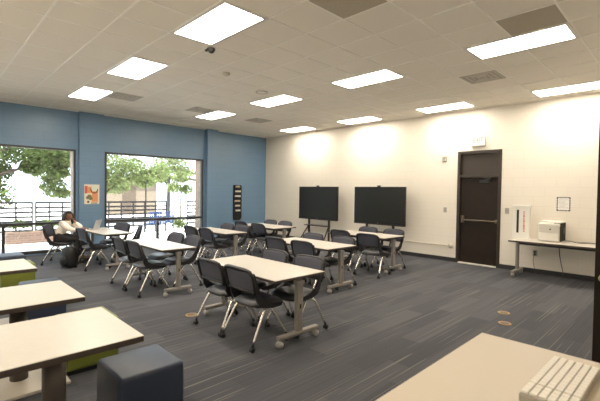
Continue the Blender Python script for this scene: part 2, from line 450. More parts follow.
# ------------------------------------------------------------------ ceiling fixtures
lt = thing('ceiling_light', 'lit ceiling light panel', 'ceiling light', (0, 0, H), 0, 'fluorescent ceiling panels')
b = MB()
l2, w2 = T, T / 2
b.bb(-l2, l2, -w2, -w2 + .042, -.012, .004); b.bb(-l2, l2, w2 - .042, w2, -.012, .004)
b.bb(-l2, -l2 + .045, -w2, w2, -.012, .004); b.bb(l2 - .045, l2, -w2, w2, -.012, .004)
b.build('frame', M['lamp_frame'], lt)
MB().bb(-l2 + .044, l2 - .044, -w2 + .041, w2 - .041, -.009, -.002).build('diffuser', M['lamp'], lt)
rowA, rowB, rowC, row0 = -7.04 + w2, -7.04 + 5 * T + w2, -7.04 + 10 * T + w2, -7.04 - 5 * T + w2
P8 = 4 * T
xa = GX - 4 * T - T
xb = GX - T
lights = [
 (xa, rowA, 'biggest lit ceiling panel, with a dark camera hanging at its corner'),
 (xa - P8, rowA, 'lit ceiling panel above the middle left table, second from the windows in its row'),
 (xa - 2 * P8, rowA, 'lit ceiling panel closest to the left window, beside a square air vent'),
 (xb, rowB, 'lit ceiling panel beside the large dark ceiling tile'),
 (xb - P8, rowB, 'lit ceiling panel in the middle row, one panel right of the round ceiling speaker'),
 (xb - 2 * P8, rowB, 'lit ceiling panel just past the round ceiling speaker'),
 (xb - 3 * P8, rowB, 'small-looking lit ceiling panel above the right window by the blue pilaster'),
 (xb, rowC, 'lit ceiling panel above the printer table, cut by the right picture edge'),
 (xb - P8, rowC, 'lit ceiling panel nearest the exit sign, close to the cream wall'),
 (xb - 2 * P8, rowC, 'lit ceiling panel close to the cream wall above the right-hand screen'),
 (xb - 3 * P8, rowC, 'farthest lit ceiling panel, near the corner of the blue and cream walls'),
 (xa + P8, row0, 'lit ceiling panel behind the viewer, above the near wall corner'),
 (xa, row0, 'lit ceiling panel above the closest pedestal table, outside the picture'),
 (xa - P8, row0, 'lit ceiling panel above the middle pedestal table, outside the picture'),
 (xa - 2 * P8, row0, 'lit ceiling panel near the blue and near wall corner, outside the picture'),
]
for i, (x, y, lab) in enumerate(lights):
    if i == 0:
        lt.location = (x, y, H); lt['label'] = lab
    else:
        dup(lt, (x, y, H), 0, lab)

def cell(ix, iy): return (GX + ix * T - T / 2, GY + iy * T + T / 2)
# vents (square diffusers) and plain dark tiles
vt = thing('ceiling_vent', '', 'air vent', (0, 0, H), 0, 'square ceiling vents')
b = MB()
h = .285
for q in range(4):
    o_, i_ = h - q * .07, h - q * .07 - .035
    z0, z1 = -.012 - .002 * q, -.006
    b.bb(-o_, o_, -o_, -i_, z0, z1); b.bb(-o_, o_, i_, o_, z0, z1); b.bb(-o_, -i_, -i_, i_, z0, z1); b.bb(i_, o_, -i_, i_, z0, z1)
b.build('louvre', M['vent'], vt)
MB().bb(-.28, .28, -.28, .28, -.006, .0).build('backing', M['vent_dark'], vt)
vents = [(8.80, -2.46, 'square air vent in the ceiling above the exit sign side, alone among plain tiles'),
         (2.52, -6.12, 'square air vent beside the lit panel closest to the left window'),
         (2.68, -4.42, 'square air vent near the small-looking lit panel by the right window'),
         (2.66, -2.50, 'square air vent near the far corner, in front of the magazine rack wall')]
for i, (x, y, lab) in enumerate(vents):
    x = GX + (round((x - GX - T / 2) / T) + .5) * T; y = GY + (round((y - GY - T / 2) / T) + .5) * T
    if i == 0: vt.location = (x, y, H); vt['label'] = lab
    else: dup(vt, (x, y, H), 0, lab)
for (ix, iy, lab) in [(0, 4, 'dark brown ceiling tile touching the lit panel near the top right'),
                      (-2, 1, 'dark brown ceiling tile at the top edge of the picture, centre')]:
    x, y = cell(ix, iy)
    tag(MB().bb(-T / 2 + .011, T / 2 - .011, -T / 2 + .011, T / 2 - .011, -.005, .004).build('ceiling_tile', M['dark_tile'], None, (x, y, H)), lab, 'ceiling tile', 'dark ceiling tiles')

b = MB(); b.sm = True
b.cyl((0, 0, -.012), .06, .024, 'Z', 24); b.cyl((0, 0, -.034), .045, .02, 'Z', 24, .058)
tag(b.build('smoke_detector', M['plate_ivory'], None, (5.70, -5.58, H)), 'small round smoke detector on the ceiling left of the round speaker', 'smoke detector')
sp = thing('ceiling_speaker', 'round ring-shaped speaker in the ceiling beside a lit panel', 'speaker', (5.16, -4.38, H))
b = MB(); b.sm = True
b.tube([(.11 * math.cos(a * PI / 12), .11 * math.sin(a * PI / 12), -.006) for a in range(25)], .014, 8)
b.build('rim', M['vent'], sp)
MB().cyl((0, 0, -.004), .10, .008, 'Z', 24).build('grille', M['tile'], sp)
cm = thing('ceiling_camera', 'black dome camera hanging from the ceiling by the biggest lit panel', 'camera', (6.55, -6.40, H))
b = MB(); b.cyl((0, 0, -.008), .065, .016, 'Z', 20); b.build('mount', M['lamp_frame'], cm)
b = MB(); b.sm = True; b.cyl((0, 0, -.03), .055, .03, 'Z', 20, .05); b.build('body', M['stand'], cm)
b = MB(); b.sm = True; b.ball((0, 0, -.045), .046, (1, 1, .9)); b.box((-.06, -.03, -.035), (.07, .04, .03), .008); b.build('dome', M['black'], cm)

# ------------------------------------------------------------------ flip-top tables
TL, TW, TH = 1.53, 0.762, 0.737
def make_table():
    t = thing('training_table', '', 'table', (0, 0, 0), 0, 'white flip-top tables on casters')
    b = MB(); b.box((0, 0, TH - .003), (TL - .006, TW - .006, .006), 0); b.build('tabletop', M['laminate'], t)
    tp = t.children[0]
    b = MB(); b.box((0, 0, TH - .018), (TL, TW, .026), .004); b.build('edge_band', M['edge'], tp)
    for s in (-1, 1):
        x = s * (TL / 2 - .038)
        b = MB()
        b.box((x, 0, .38), (.055, .085, .56), .008)
        b.box((x, 0, .105), (.065, .60, .045), .012)
        b.box((x, 0, .66), (.07, .11, .05), .008)
        lg = b.build('leg', M['table_metal'], t)
        for q in (-1, 1):
            b = MB(); b.sm = True
            b.cyl((x - .016, q * .275, .036), .036, .020, 'X', 16); b.cyl((x + .016, q * .275, .036), .036, .020, 'X', 16)
            b.cyl((x, q * .275, .07), .012, .05, 'Z', 10)
            b.build('caster', M['caster_grey'], lg)
        b = MB(); b.box((x + .03 * s, 0, .40), (.004, .02, .05), .001); b.build('lever', M['black'], lg)
    b = MB()
    b.box((0, .0, .655), (TL - .22, .05, .05), .006)
    for s in (-1, 1):
        b.box((s * (TL / 2 - .115), 0, .692), (.05, .52, .025), .004)
    b.build('crossbar', M['table_under'], t)
    return t
table0 = make_table()
tables = [
 (7.575, -6.34, 0.0, 'white flip-top table nearest the viewer, alone in the middle of the carpet', 'the nearest table'),
 (4.93, -6.41, 0.0, 'white flip-top table between the person at the laptop and the nearest table', 'the table left of middle'),
 (2.28, -6.42, 0.04, 'white flip-top table by the windows with the open laptop on it', 'the laptop table'),
 (3.62, -4.40, 0.0, 'white flip-top table closest to the black magazine rack and right window edge', 'the table by the right window'),
 (6.46, -4.26, 0.0, 'white flip-top table directly behind the nearest table, before the left-hand screen', 'the table behind the nearest one'),
 (3.30, -2.68, 0.0, 'farthest white flip-top table, in the corner of the blue and cream walls', 'the farthest corner table'),
 (6.20, -2.22, 0.0, 'white flip-top table in front of the right-hand screen', 'the table at the right-hand screen'),
]
for i, (x, y, rz, lab, nm) in enumerate(tables):
    if i == 0: table0.location = (x, y, 0); table0['label'] = lab
    else:
        t_ = dup(table0, (x, y, 0), rz, lab)
        if i in (1, 2, 3): t_.scale.y = .75      # the three shallower tables

# ------------------------------------------------------------------ chairs (facing +Y)
def make_chair():
    c = thing('office_chair', '', 'chair', (0, 0, 0), 0, 'black mesh-back caster chairs around the tables')
    b = MB(); b.sm = True
    # cushioned seat: rounded plan, crowned top, waterfall front edge
    nx, ny = 10, 10
    def sp(u, v, top):
        x = u * (.225 - .02 * (v < -.6)); y = v * .22
        k_ = max(abs(u), abs(v))
        rr = (abs(u) ** 5 + abs(v) ** 5) ** .2
        if rr > 1e-6: x *= k_ / rr; y *= k_ / rr
        e = max(0, k_ - .75) / .25
        z = .475 - .012 * (u * u < .5) * 0 + .008 * (u * u) - .028 * e * e - .02 * max(0, v) ** 3
        return (x, y, z if top else z - .03 - .012 * (1 - e))
    vs, fs = [], []
    for top in (1, 0):
        for j in range(ny + 1):
            for i in range(nx + 1):
                vs.append(sp(-1 + 2 * i / nx, -1 + 2 * j / ny, top))
    N = (nx + 1) * (ny + 1); ix = lambda i, j, t: t * N + j * (nx + 1) + i
    for j in range(ny):
        for i in range(nx):
            fs.append((ix(i, j, 0), ix(i + 1, j, 0), ix(i + 1, j + 1, 0), ix(i, j + 1, 0)))
            fs.append((ix(i, j, 1), ix(i, j + 1, 1), ix(i + 1, j + 1, 1), ix(i + 1, j, 1)))
    for i in range(nx):
        fs += [(ix(i, 0, 0), ix(i, 0, 1), ix(i + 1, 0, 1), ix(i + 1, 0, 0)), (ix(i, ny, 0), ix(i + 1, ny, 0), ix(i + 1, ny, 1), ix(i, ny, 1))]
    for j in range(ny):
        fs += [(ix(0, j, 0), ix(0, j + 1, 0), ix(0, j + 1, 1), ix(0, j, 1)), (ix(nx, j, 0), ix(nx, j, 1), ix(nx, j + 1, 1), ix(nx, j + 1, 0))]
    b.add(vs, fs); b.build('seat', M['seat'], c)
    b = MB(); b.box((0, .01, .420), (.40, .36, .022), .008); b.build('seat_pan', M['plastic'], c)
    # curved back: y as function of height and of x (wraps forward at the sides)
    def by(x, z): return -.212 - .25 * (z - .47) * (1 if z > .47 else 1.2) + .36 * x * x
    hw = lambda z: .240 + .010 * math.sin((z - .58) / .26 * PI)
    # mesh panel
    b = MB(); b.sm = True
    nx, nz = 10, 8; vs, fs = [], []
    for side in (0, 1):
        for j in range(nz + 1):
            z = .605 + (.822 - .605) * j / nz
            for i in range(nx + 1):
                u = -1 + 2 * i / nx
                ww = hw(z) - .004
                if j >= nz - 2: ww -= (.024, .008, .002)[nz - j]
                x = u * ww
                zz = z + (.014 * (1 - u * u) if j == nz else 0)
                vs.append((x, by(x, z) + (.014 if side else -.006), zz))
    N = (nx + 1) * (nz + 1)
    for j in range(nz):
        for i in range(nx):
            a = j * (nx + 1) + i
            fs.append((a, a + 1, a + nx + 2, a + nx + 1)); fs.append((N + a, N + a + nx + 1, N + a + nx + 2, N + a + 1))
    for i in range(nx):
        a = i; fs.append((a, N + a, N + a + 1, a + 1)); a = nz * (nx + 1) + i; fs.append((a, a + 1, N + a + 1, N + a))
    for j in range(nz):
        a = j * (nx + 1); fs.append((a, a + nx + 1, N + a + nx + 1, N + a)); a += nx; fs.append((a, N + a, N + a + nx + 1, a + nx + 1))
    b.add(vs, fs); b.build('backrest', M['meshfab'], c)
    # frame: rim round the mesh and broad arms sweeping down and forward under the seat
    b = MB(); b.sm = True
    rim = []
    for k in range(7):
        z = .57 + .215 * k / 6; rim.append((-hw(z), by(hw(z), z) - .012, z))
    for k in range(0, 9):
        u = -1 + 2 * k / 8; z = .836 - .020 * abs(u) ** 5; rim.append((u * .228, by(u * .228, z) - .010, z))
    for k in range(7):
        z = .785 - .215 * k / 6; rim.append((hw(z), by(hw(z), z) - .012, z))
    b.tube(rim, .019, 8)
    b.tube([(u * .24 / 5, by(u * .24 / 5, .598) - .004, .598) for u in range(-5, 6)], .016, 8)
    for s in (-1, 1):
        # plate profile in the yz plane, thick in x
        prof_o = [(-.292, .80), (-.262, .68), (-.240, .585), (-.215, .50), (-.175, .44), (-.10, .410), (.02, .398), (.12, .405)]
        prof_i = [(-.272, .80), (-.232, .68), (-.190, .585), (-.140, .525), (-.08, .487), (-.01, .462), (.06, .448), (.14, .440)]
        vs = []
        for (yo, zo), (yi, zi) in zip(prof_o, prof_i):
            w = .245 if zo > .56 else .238
            yshift = .022 if zo > .56 else .008
            for y, z in ((yo, zo), (yi, zi)):
                vs.append((s * (w - .011), y + yshift, z)); vs.append((s * (w + .011), y + yshift, z))
        fs = []
        n = len(prof_o)
        for i in range(n - 1):
            a = i * 4; e = a + 4
            fs += [(a, a + 1, e + 1, e), (a + 2, e + 2, e + 3, a + 3), (a, e, e + 2, a + 2), (a + 1, a + 3, e + 3, e + 1)]
        fs += [(0, 2, 3, 1), (4 * n - 4, 4 * n - 3, 4 * n - 1, 4 * n - 2)]
        b.sm = False; b.add(vs, fs); b.sm = True
    b.build('back_frame', M['plastic'], c)
    for s in (-1, 1):
        for fr in (0, 1):
            b = MB(); b.sm = True
            if fr:
                b.tube([(s * .20, -.06, .400), (s * .215, .0, .385), (s * .238, .10, .24), (s * .25, .195, .082)], .0150, 10, 4)
                cx, cy = s * .252, .200
            else:
                b.tube([(s * .10, -.085, .400), (s * .19, -.09, .400), (s * .232, -.105, .385), (s * .248, -.140, .335), (s * .262, -.20, .22), (s * .275, -.272, .082)], .0150, 10, 4)
                cx, cy = s * .277, -.277
            lg = b.build('leg', M['chrome'], c)
            b = MB(); b.sm = True
            b.cyl((cx - .013, cy - .012, .026), .026, .018, 'X', 14); b.cyl((cx + .013, cy - .012, .026), .026, .018, 'X', 14)
            b.tube([(cx, cy, .088), (cx, cy - .006, .045)], .014, 8); b.box((cx, cy - .010, .044), (.018, .034, .022), .006)
            b.build('caster', M['caster'], lg)
    return c
chair0 = make_chair()
used = []
def chair(x, y, rz, lab):
    if not used:
        chair0.location = (x, y, 0); chair0.rotation_euler.z = rz; chair0['label'] = lab; used.append(1); return chair0
    return dup(chair0, (x, y, 0), rz, lab)
# per table: two chairs on the side with backs to the pedestal tables, two on the side towards the screens
SEATS = {
 0: [(7.33, -6.60, -.0), (7.92, -6.60, -.02), (7.30, -6.10, PI), (7.96, -6.10, PI + .02)],
 1: [(4.52, -6.64, .0), (5.15, -6.64, .0), (4.50, -6.12, PI + .05), (5.10, -6.12, PI - .03)],
 2: [(1.51, -7.06, -.5), (2.55, -6.68, .06), (1.88, -6.12, PI + .30), (2.50, -6.02, PI - .30)],
 3: [(3.30, -4.64, .0), (3.95, -4.64, .0), (3.30, -4.17, PI), (3.88, -4.17, PI)],
 4: [(6.12, -4.53, .0), (6.80, -4.53, .0), (6.10, -4.07, PI), (6.86, -4.07, PI)],
 5: [(2.94, -2.97, .0), (3.66, -2.97, .0), (2.96, -2.50, PI), (3.56, -2.50, PI)],
 6: [(5.98, -2.56, .0), (6.80, -2.72, .06), (5.93, -1.99, PI), (6.62, -1.99, PI)],
}
side = ['left-hand side, farther of the two', 'left-hand side, nearer of the two', 'screen side, farther of the two', 'screen side, nearer of the two']
special = {(2, 0): 'black mesh-back chair the person in the cream sweater sits on',
           (2, 1): 'black mesh-back chair at the laptop table, beside the black backpack'}
for ti, ss in SEATS.items():
    for si, (x, y, rz) in enumerate(ss):
        chair(x, y, rz, special.get((ti, si), 'black mesh-back chair at %s, %s' % (tables[ti][4], side[si])))

# ------------------------------------------------------------------ pedestal tables and soft cubes
def make_pedestal():
    t = thing('pedestal_table', '', 'table', (0, 0, 0), 0, 'pedestal tables between the soft cubes')
    b = MB(); b.bb(-.40, .40, -1.5, 0, .732, .742); tp = b.build('tabletop', M['laminate'], t)
    MB().bb(-.402, .402, -1.502, .002, .702, .739, .004).build('edge_band', M['edge'], tp)
    for y in (-.40, -1.1):
        b = MB(); b.sm = True; b.cyl((0, y, .36), .066, .70, 'Z', 28); b.build('column', M['column'], t)
    MB().bb(-.34, .34, -1.42, -.09, 0.004, .03, .004).build('base_plate', M['plate'], t)
    MB().bb(-.15, .15, -1.3, -.2, .682, .703).build('mounting_plate', M['table_under'], t)
    return t
ped = make_pedestal()
for i, (x, y, lab) in enumerate([(8.53, -8.32, 'cream-topped pedestal table closest to the viewer, behind the front navy cube'),
                                 (7.33, -8.32, 'middle cream-topped pedestal table, standing on a cream base plate'),
                                 (5.69, -8.36, 'cream-topped pedestal table nearest the left window')]):
    if i == 0: ped.location = (x, y, 0); ped['label'] = lab
    else: dup(ped, (x, y, 0), 0, lab)

def make_cube(m, name='ottoman'):
    t = thing(name, '', 'ottoman', (0, 0, 0), 0, 'soft cube seats')
    b = MB(); b.sm = True; b.box((0, 0, .245), (.45, .45, .42), .032, None, 4)
    b.build('cushion', m, t)
    MB().bb(-.20, .20, -.20, .20, 0, .045).build('plinth', M['black'], t)
    return t
cb = make_cube(M['blue_vinyl']); cb.location = (8.615, -8.21, 0); cb['label'] = 'large navy blue cube seat closest to the viewer'
dup(cb, (5.525, -8.20, 0), 0, 'navy blue cube seat half hidden behind the middle pedestal table')
dup(cb, (2.75, -8.18, 0), 0, 'navy blue cube seat by the left window, behind the farthest pedestal table')
cg = make_cube(M['green_vinyl']); cg.location = (7.30, -8.19, 0); cg['label'] = 'olive green cube seat under the closest pedestal table'
dup(cg, (3.755, -8.21, 0), 0, 'olive green cube seat under the pedestal table nearest the window')

# ------------------------------------------------------------------ desk with keyboard
dk = thing('counter_desk', 'cream-topped desk with a keyboard at the bottom right corner', 'desk', (10.585, -7.27, 0))
b = MB(); b.bb(0, .80, -1.5, 0, .942, .95); tp = b.build('worktop', M['desk_top'], dk)
MB().bb(-.002, .802, -1.502, .002, .912, .946, .004).build('edge_band', M['edge'], tp)
for x, y in ((.05, -.05), (.75, -.05), (.05, -1.45), (.75, -1.45)):
    MB().bb(x - .025, x + .025, y - .025, y + .025, 0, .913, .004).build('leg', M['table_metal'], dk)
MB().bb(.74, .76, -1.42, -.08, .3, .91).build('modesty_panel', M['column'], dk)
kb = thing('keyboard', 'white computer keyboard lying on the desk at the bottom right', 'keyboard', (11.01, -7.42, .95), R(-1))
b = MB(); b.bb(-.08, .078, -.44, 0, .0, .028, .004); b.build('body', M['kb_body'], kb)
b = MB()
for r_ in range(6):
    x = -.0655 + r_ * .0262
    n = 14 if r_ < 5 else 9
    y = -.428
    cut = [.0, .33] if r_ else [0, .33]
    ks = [.0296] * 14
    for q in range(14):
        w = ks[q]
        if q == 3: y += .006
        b.box((x, y + w / 2, .0315), (.0222, w - .0006, .009), .0015, None, 1); y += w
b.build('key', M['key'], kb)

# ------------------------------------------------------------------ interactive screens on stands
def screen(x, lab, lab2):
    st = thing('display_stand', lab2, 'screen stand', (x, -.50, 0), 0, 'rolling screen stands')
    for s in (-1, 1):
        b = MB(); b.bb(s * .42 - .03, s * .42 + .03, .06, .10, .10, 1.5, .004); b.build('upright', M['stand'], st)
        b = MB(); b.tube([(s * .42, .08, .62), (s * .50, -.30, .09)], .022, 8); b.tube([(s * .50, -.34, .085), (s * .50, .34, .085)], .025, 8)
        lg = b.build('leg', M['stand'], st)
        for q in (-.31, .31):
            b = MB(); b.sm = True; b.cyl((s * .50 - .014, q, .033), .033, .02, 'X', 16); b.cyl((s * .50 + .014, q, .033), .033, .02, 'X', 16); b.cyl((s * .50, q, .062), .01, .04, 'Z', 8); b.build('caster', M['caster'], lg)
    MB().bb(-.47, .45, -.10, .12, .60, .625, .004).build('shelf', M['stand'], st)
    MB().bb(-.45, .45, .075, .105, 1.0, 1.06).build('crossbar', M['stand'], st)
    t = thing('touch_display', lab, 'screen', (x, -.5, .80), 0, 'large black touch displays')
    b = MB()
    b.bb(-.805, .805, -.005, .055, 0, 1.02, .006)
    b.bb(-.34, .34, .05, .07, .2, .8, .01)
    b.build('casing', M['black'], t)
    MB().bb(-.77, .77, -.008, -.004, .075, .985).build('panel', M['screen'], t)
    b = MB(); b.bb(-.805, .805, -.012, -.002, -.004, .028, .002); b.build('bottom_bezel', M['stand'], t)
    b = MB(); b.sm = True; b.cyl((0, -.014, .045), .012, .004, 'Y', 12); b.build('emblem', M['grey'], t)
    w = thing('webcam', 'small black webcam on top of %s' % ('the left-hand screen' if x < 4 else 'the right-hand screen'), 'webcam', (x, -.49, 1.82), 0, 'webcams on the screens')
    b = MB(); b.box((0, 0, .022), (.10, .05, .032), .008); b.box((0, .012, .005), (.05, .04, .010), .002); b.build('body', M['black'], w)
    b = MB(); b.sm = True; b.cyl((0, -.027, .022), .013, .008, 'Y', 16); b.build('lens', M['screen'], w)
screen(3.135, 'big black touch display on the left, nearer the blue wall', 'dark rolling stand with shelf holding the left-hand screen')
screen(5.375, 'big black touch display on the right, nearer the exit door', 'dark rolling stand with shelf holding the right-hand screen')

# ------------------------------------------------------------------ printer table and what is on it
bt = thing('side_table', 'long narrow table against the cream wall carrying the printer', 'table', (9.48, -.44, 0))
b = MB(); b.bb(-.76, .76, -.40, .40, .739, .747); tp = b.build('tabletop', M['laminate'], bt)
MB().bb(-.762, .762, -.402, .402, .712, .744, .003).build('edge_band', M['edge'], tp)
for s in (-1, 1):
    x = s * .70
    b = MB(); b.box((x, 0, .39), (.055, .085, .60), .008); b.box((x, 0, .095), (.07, .62, .05), .012); lg = b.build('leg', M['table_metal'], bt)
    for q in (-1, 1):
        b = MB(); b.sm = True; b.cyl((x, q * .28, .036), .036, .05, 'X', 16); b.build('caster', M['caster_grey'], lg)
b = MB(); b.box((0, 0, .665), (1.36, .05, .06), .005); b.build('crossbar', M['table_under'], bt)

pz = .747
pr = thing('laser_printer', 'beige laser printer with dark side vents on the narrow table', 'printer', (9.36, -.36, pz))
b = MB(); b.bb(-.185, .175, -.20, .22, .012, .32, .012); b.bb(-.16, .16, -.16, .18, 0, .02); b.build('body', M['printer'], pr)
b = MB(); b.bb(-.19, .182, -.205, .225, .31, .36, .014); b.bb(-.188, .178, .02, .22, .35, .405, .015); b.build('lid', M['printer_top'], pr)
b = MB(); b.bb(.168, .192, -.185, .222, .02, .375, .006); b.build('side_panel', M['printer_dark'], pr)
sp_ = pr.children[-1]
b = MB()
for q in range(6): b.bb(.186, .197, .02, .16, .17 + q * .02, .18 + q * .02)
b.build('grille', M['black'], sp_)
b = MB(); b.bb(-.175, .155, -.208, -.196, .03, .175, .004); b.build('paper_drawer', M['printer_top'], pr)
b = MB(); b.bb(-.175, .155, -.207, -.196, .19, .295, .004); b.build('front_cover', M['printer'], pr)
b = MB(); b.sm = True; b.cyl((0.02, -.209, .25), .014, .004, 'Y', 20); b.build('emblem', M['navy_print'], pr)
b = MB(); b.bb(.06, .15, -.12, -.03, .358, .366, .002); b.build('control_panel', M['printer_dark'], pr)

bx = thing('display_box', 'tall white box with a black strip and red writing on the narrow table', 'box', (8.80, -.30, pz), R(4))
b = MB(); b.bb(-.155, .155, -.06, .06, 0, .69, .003); b.bb(-.165, .165, -.068, .068, .655, .70, .003); b.bb(-.165, .165, -.068, .068, 0, .03, .002); b.build('carton', M['paper'], bx)
MB().bb(-.08, -.038, -.0635, -.059, .12, .60).build('black_stripe', M['black'], bx)
b = MB()
y = .15
random.seed(3)
while y < .57:
    hh = random.choice((.016, .022, .028))
    b.bb(.042, .042 + random.choice((.024, .030, .034)), -.0632, -.059, y, y + hh); y += hh + random.choice((.006, .008, .016))
b.build('lettering', M['red_print'], bx)

b = MB(); b.sm = True
b.tube([(9.36, -.11, .80), (9.50, -.09, .760), (9.66, -.16, .757), (9.76, -.30, .756), (9.86, -.36, .757), (9.98, -.30, .757), (10.06, -.22, .757), (9.98, -.14, .755), (9.86, -.20, .757), (9.80, -.32, .758), (9.72, -.28, .756)], .005, 6, 6)
tag(b.build('cable_coil', M['cable']), 'thin dark cable lying in a loop right of the printer', 'cable')
b = MB(); b.sm = True
b.tube([(9.44, -.10, .80), (9.44, -.028, .79), (9.43, -.025, .55), (9.46, -.03, .32), (9.50, -.035, .14), (9.52, -.05, .008), (9.62, -.07, .007)], .007, 6, 6)
tag(b.build('cable', M['cable']), 'dark power cord hanging down the wall below the printer', 'cable')
b = MB(); b.sm = True
b.tube([(8.99, -.03, .44), (8.985, -.05, .38), (8.97, -.035, .25), (9.0, -.035, .10), (9.03, -.05, .009), (9.12, -.10, .007)], .005, 6, 6)
tag(b.build('cable', M['cable']), 'thin cord dropping from the wall outlet to the floor', 'cable')

# ------------------------------------------------------------------ things on the cream wall
def wall_plate(name, x, z, w, hh, m, label, cat, toggles=1, dark=None, group=None):
    t = thing(name, label, cat, (x, 0, z), 0, group)
    MB().bb(-w / 2, w / 2, -.009, 0.001, -hh / 2, hh / 2, .003).build('cover_plate', m, t)
    for q in range(toggles):
        dz = 0 if toggles == 1 else (-.024 + .048 * q)
        MB().bb(-.016, .016, -.014, -.008, dz - .018, dz + .018, .002).build('toggle' if toggles == 1 else 'socket', dark or M['plate_ivory'], t)
    return t
wall_plate('light_switch', 7.0, 1.26, .08, .125, M['plate_metal'], 'grey switch plate on the cream wall left of the dark door', 'light switch', 1, M['grey'], 'wall switch plates')
wall_plate('light_switch', 8.42, 1.30, .085, .13, M['plate_metal'], 'grey switch plate between the dark door and the white box', 'light switch', 1, M['grey'], 'wall switch plates')
wall_plate('power_outlet', 8.99, .43, .085, .13, M['plate_metal'], 'grey outlet on the cream wall under the printer table', 'power outlet', 2, M['black'])
sb = thing('wall_sensor', 'small grey box high on the cream wall left of the exit sign', 'sensor', (6.96, 0, 2.53))
MB().bb(-.055, .055, -.04, 0.001, -.07, .07, .006).build('housing', M['plate_ivory'], sb)
MB().bb(-.03, .03, -.043, -.039, -.035, .035, .002).build('front_plate', M['plate_metal'], sb)
cd = thing('conduit', 'thin cream conduit running low along the wall to a round box', 'conduit', (5.0, 0, .385))
b = MB(); b.sm = True; b.tube([(0, -.014, 0), (2.13, -.014, 0)], .012, 10); b.build('pipe', M['conduit'], cd)
b = MB(); b.sm = True; b.cyl((2.17, -.02, 0), .062, .04, 'Y', 24); b.build('junction_box', M['plate_ivory'], cd)
ex = thing('exit_sign', 'white exit sign with red letters above the dark door', 'exit sign', (7.775, 0, 2.90))
MB().bb(-.15, .15, -.055, 0.001, -.11, .11, .004).build('housing', M['white_plastic'], ex)
me = text_mesh('EXIT', .165, Matrix.Translation((0, -.0565, .008)) @ Matrix.Rotation(PI / 2, 4, 'X') @ Matrix.Scale(.70, 4, (1, 0, 0)))
me.materials.append(M['pink_red']); lo = bpy.data.objects.new('lettering', me); C.objects.link(lo); lo.parent = ex
MB().bb(-.152, .152, -.058, .001, -.125, -.11, .002).build('bottom_strip', M['plate_metal'], ex)

nt_ = thing('notice', 'small white notice with a dark dashed border on the cream wall above the printer', 'notice', (9.475, -.001, 1.485))
MB().bb(-.118, .118, -.004, 0.001, -.142, .142).build('sheet', M['paper'], nt_)
b = MB()
for q in range(5):
    u = -.118 + .0472 * q
    for z in (-.142, .120): b.bb(u + .003, u + .040, -.006, -.003, z, z + .022)
for q in range(6):
    v = -.142 + .0473 * q
    for x in (-.118, .098): b.bb(x, x + .020, -.006, -.003, v + .003, v + .040)
b.build('border', M['navy_print'], nt_)
b = MB()
for q in range(7): b.bb(-.08, .08 - .03 * (q % 3), -.0055, -.003, .085 - q * .027, .092 - q * .027)
b.build('lettering', M['grey_print'], nt_)

# ------------------------------------------------------------------ things on the blue wall
ps = thing('poster', 'colourful orange and cream poster on the blue pilaster between the windows', 'poster', (.09, -6.03, 1.505))
def yz(b, y0, y1, z0, z1, x): b.bb(x - .002, x, y0, y1, z0, z1)
b = MB(); b.bb(-.001, .004, -.185, .185, -.26, .26); b.build('sheet', M['p_cream'], ps)
b = MB(); yz(b, -.175, -.105, .02, .22, .006); b.build('artwork', M['p_red'], ps)
b = MB(); yz(b, .0, .145, -.20, .08, .006); yz(b, -.10, -.01, .03, .20, .0055); b.build('artwork', M['p_orange'], ps)
b = MB(); b.sm = False
for cy, cz, r_ in ((-.06, -.06, .055), (-.10, -.09, .045), (-.03, -.11, .05)): b.cyl((.006, cy, cz), r_, .003, 'X', 14)
b.build('artwork', M['p_green'], ps)
b = MB(); yz(b, .0, .11, .11, .23, .0066); b.build('artwork', M['p_pale'], ps)
b = MB()
b.cyl((.008, -.09, -.20), .028, .003, 'X', 12)
b.tube([(.008, .145, .14), (.008, .12, .06), (.008, .06, .03), (.008, .0, .06), (.008, -.03, .14)], .012, 6)
b.bb(.005, .007, -.02, .13, -.245, -.225)
b.build('artwork', M['p_dark'], ps)

mr = thing('magazine_rack', 'tall narrow black rack of brochures on the blue wall by the corner', 'magazine rack', (0, -1.30, .62))
b = MB(); b.bb(0, .025, -.15, .15, 0, 1.24, .004); b.bb(0, .07, -.155, -.145, .05, 1.22, .002); b.bb(0, .07, .145, .155, .05, 1.22, .002); b.build('back_board', M['black'], mr)
for q in range(7):
    z = .06 + q * .168
    b = MB(); b.box((.078, 0, z + .045), (.006, .288, .085), .001, Matrix.Rotation(R(9), 4, 'Y')); b.bb(.024, .074, -.144, .144, z, z + .005)
    b.build('pocket', M['black'], mr)
random.seed(11)
for q in range(1, 7):
    z = .06 + q * .168
    b = MB(); wv = random.choice((.09, .105, .12))
    b.box((.050, random.uniform(-.02, .02), z + .076), (.012, wv * 2, .135), .001, Matrix.Rotation(R(7), 4, 'Y'))
    o = b.build('brochure', [M['brochure'], M['paper'], M['p_cream']][q % 3], None, (0, -1.30, .62))
    tag(o, 'brochure in the %s pocket of the black wall rack' % ('second-lowest', 'third-lowest', 'middle', 'third-highest', 'second-highest', 'topmost')[q - 1], 'brochure', 'brochures in the wall rack')

# ------------------------------------------------------------------ floor covers
for x, y, lab in [(9.50, -3.48, 'round brass floor cover, farther of the pair before the door'),
                  (9.66, -3.95, 'round brass floor cover, nearer of the pair before the door'),
                  (6.69, -6.75, 'round brass floor cover beside the nearest table')]:
    b = MB(); b.cyl((0, 0, .003), .078, .006, 'Z', 28); b.mi = 1; b.cyl((0, 0, .0065), .05, .003, 'Z', 24)
    tag(b.build('floor_cover', [M['cover'], M['bronze']], None, (x, y, 0)), lab, 'floor cover', 'round floor covers')

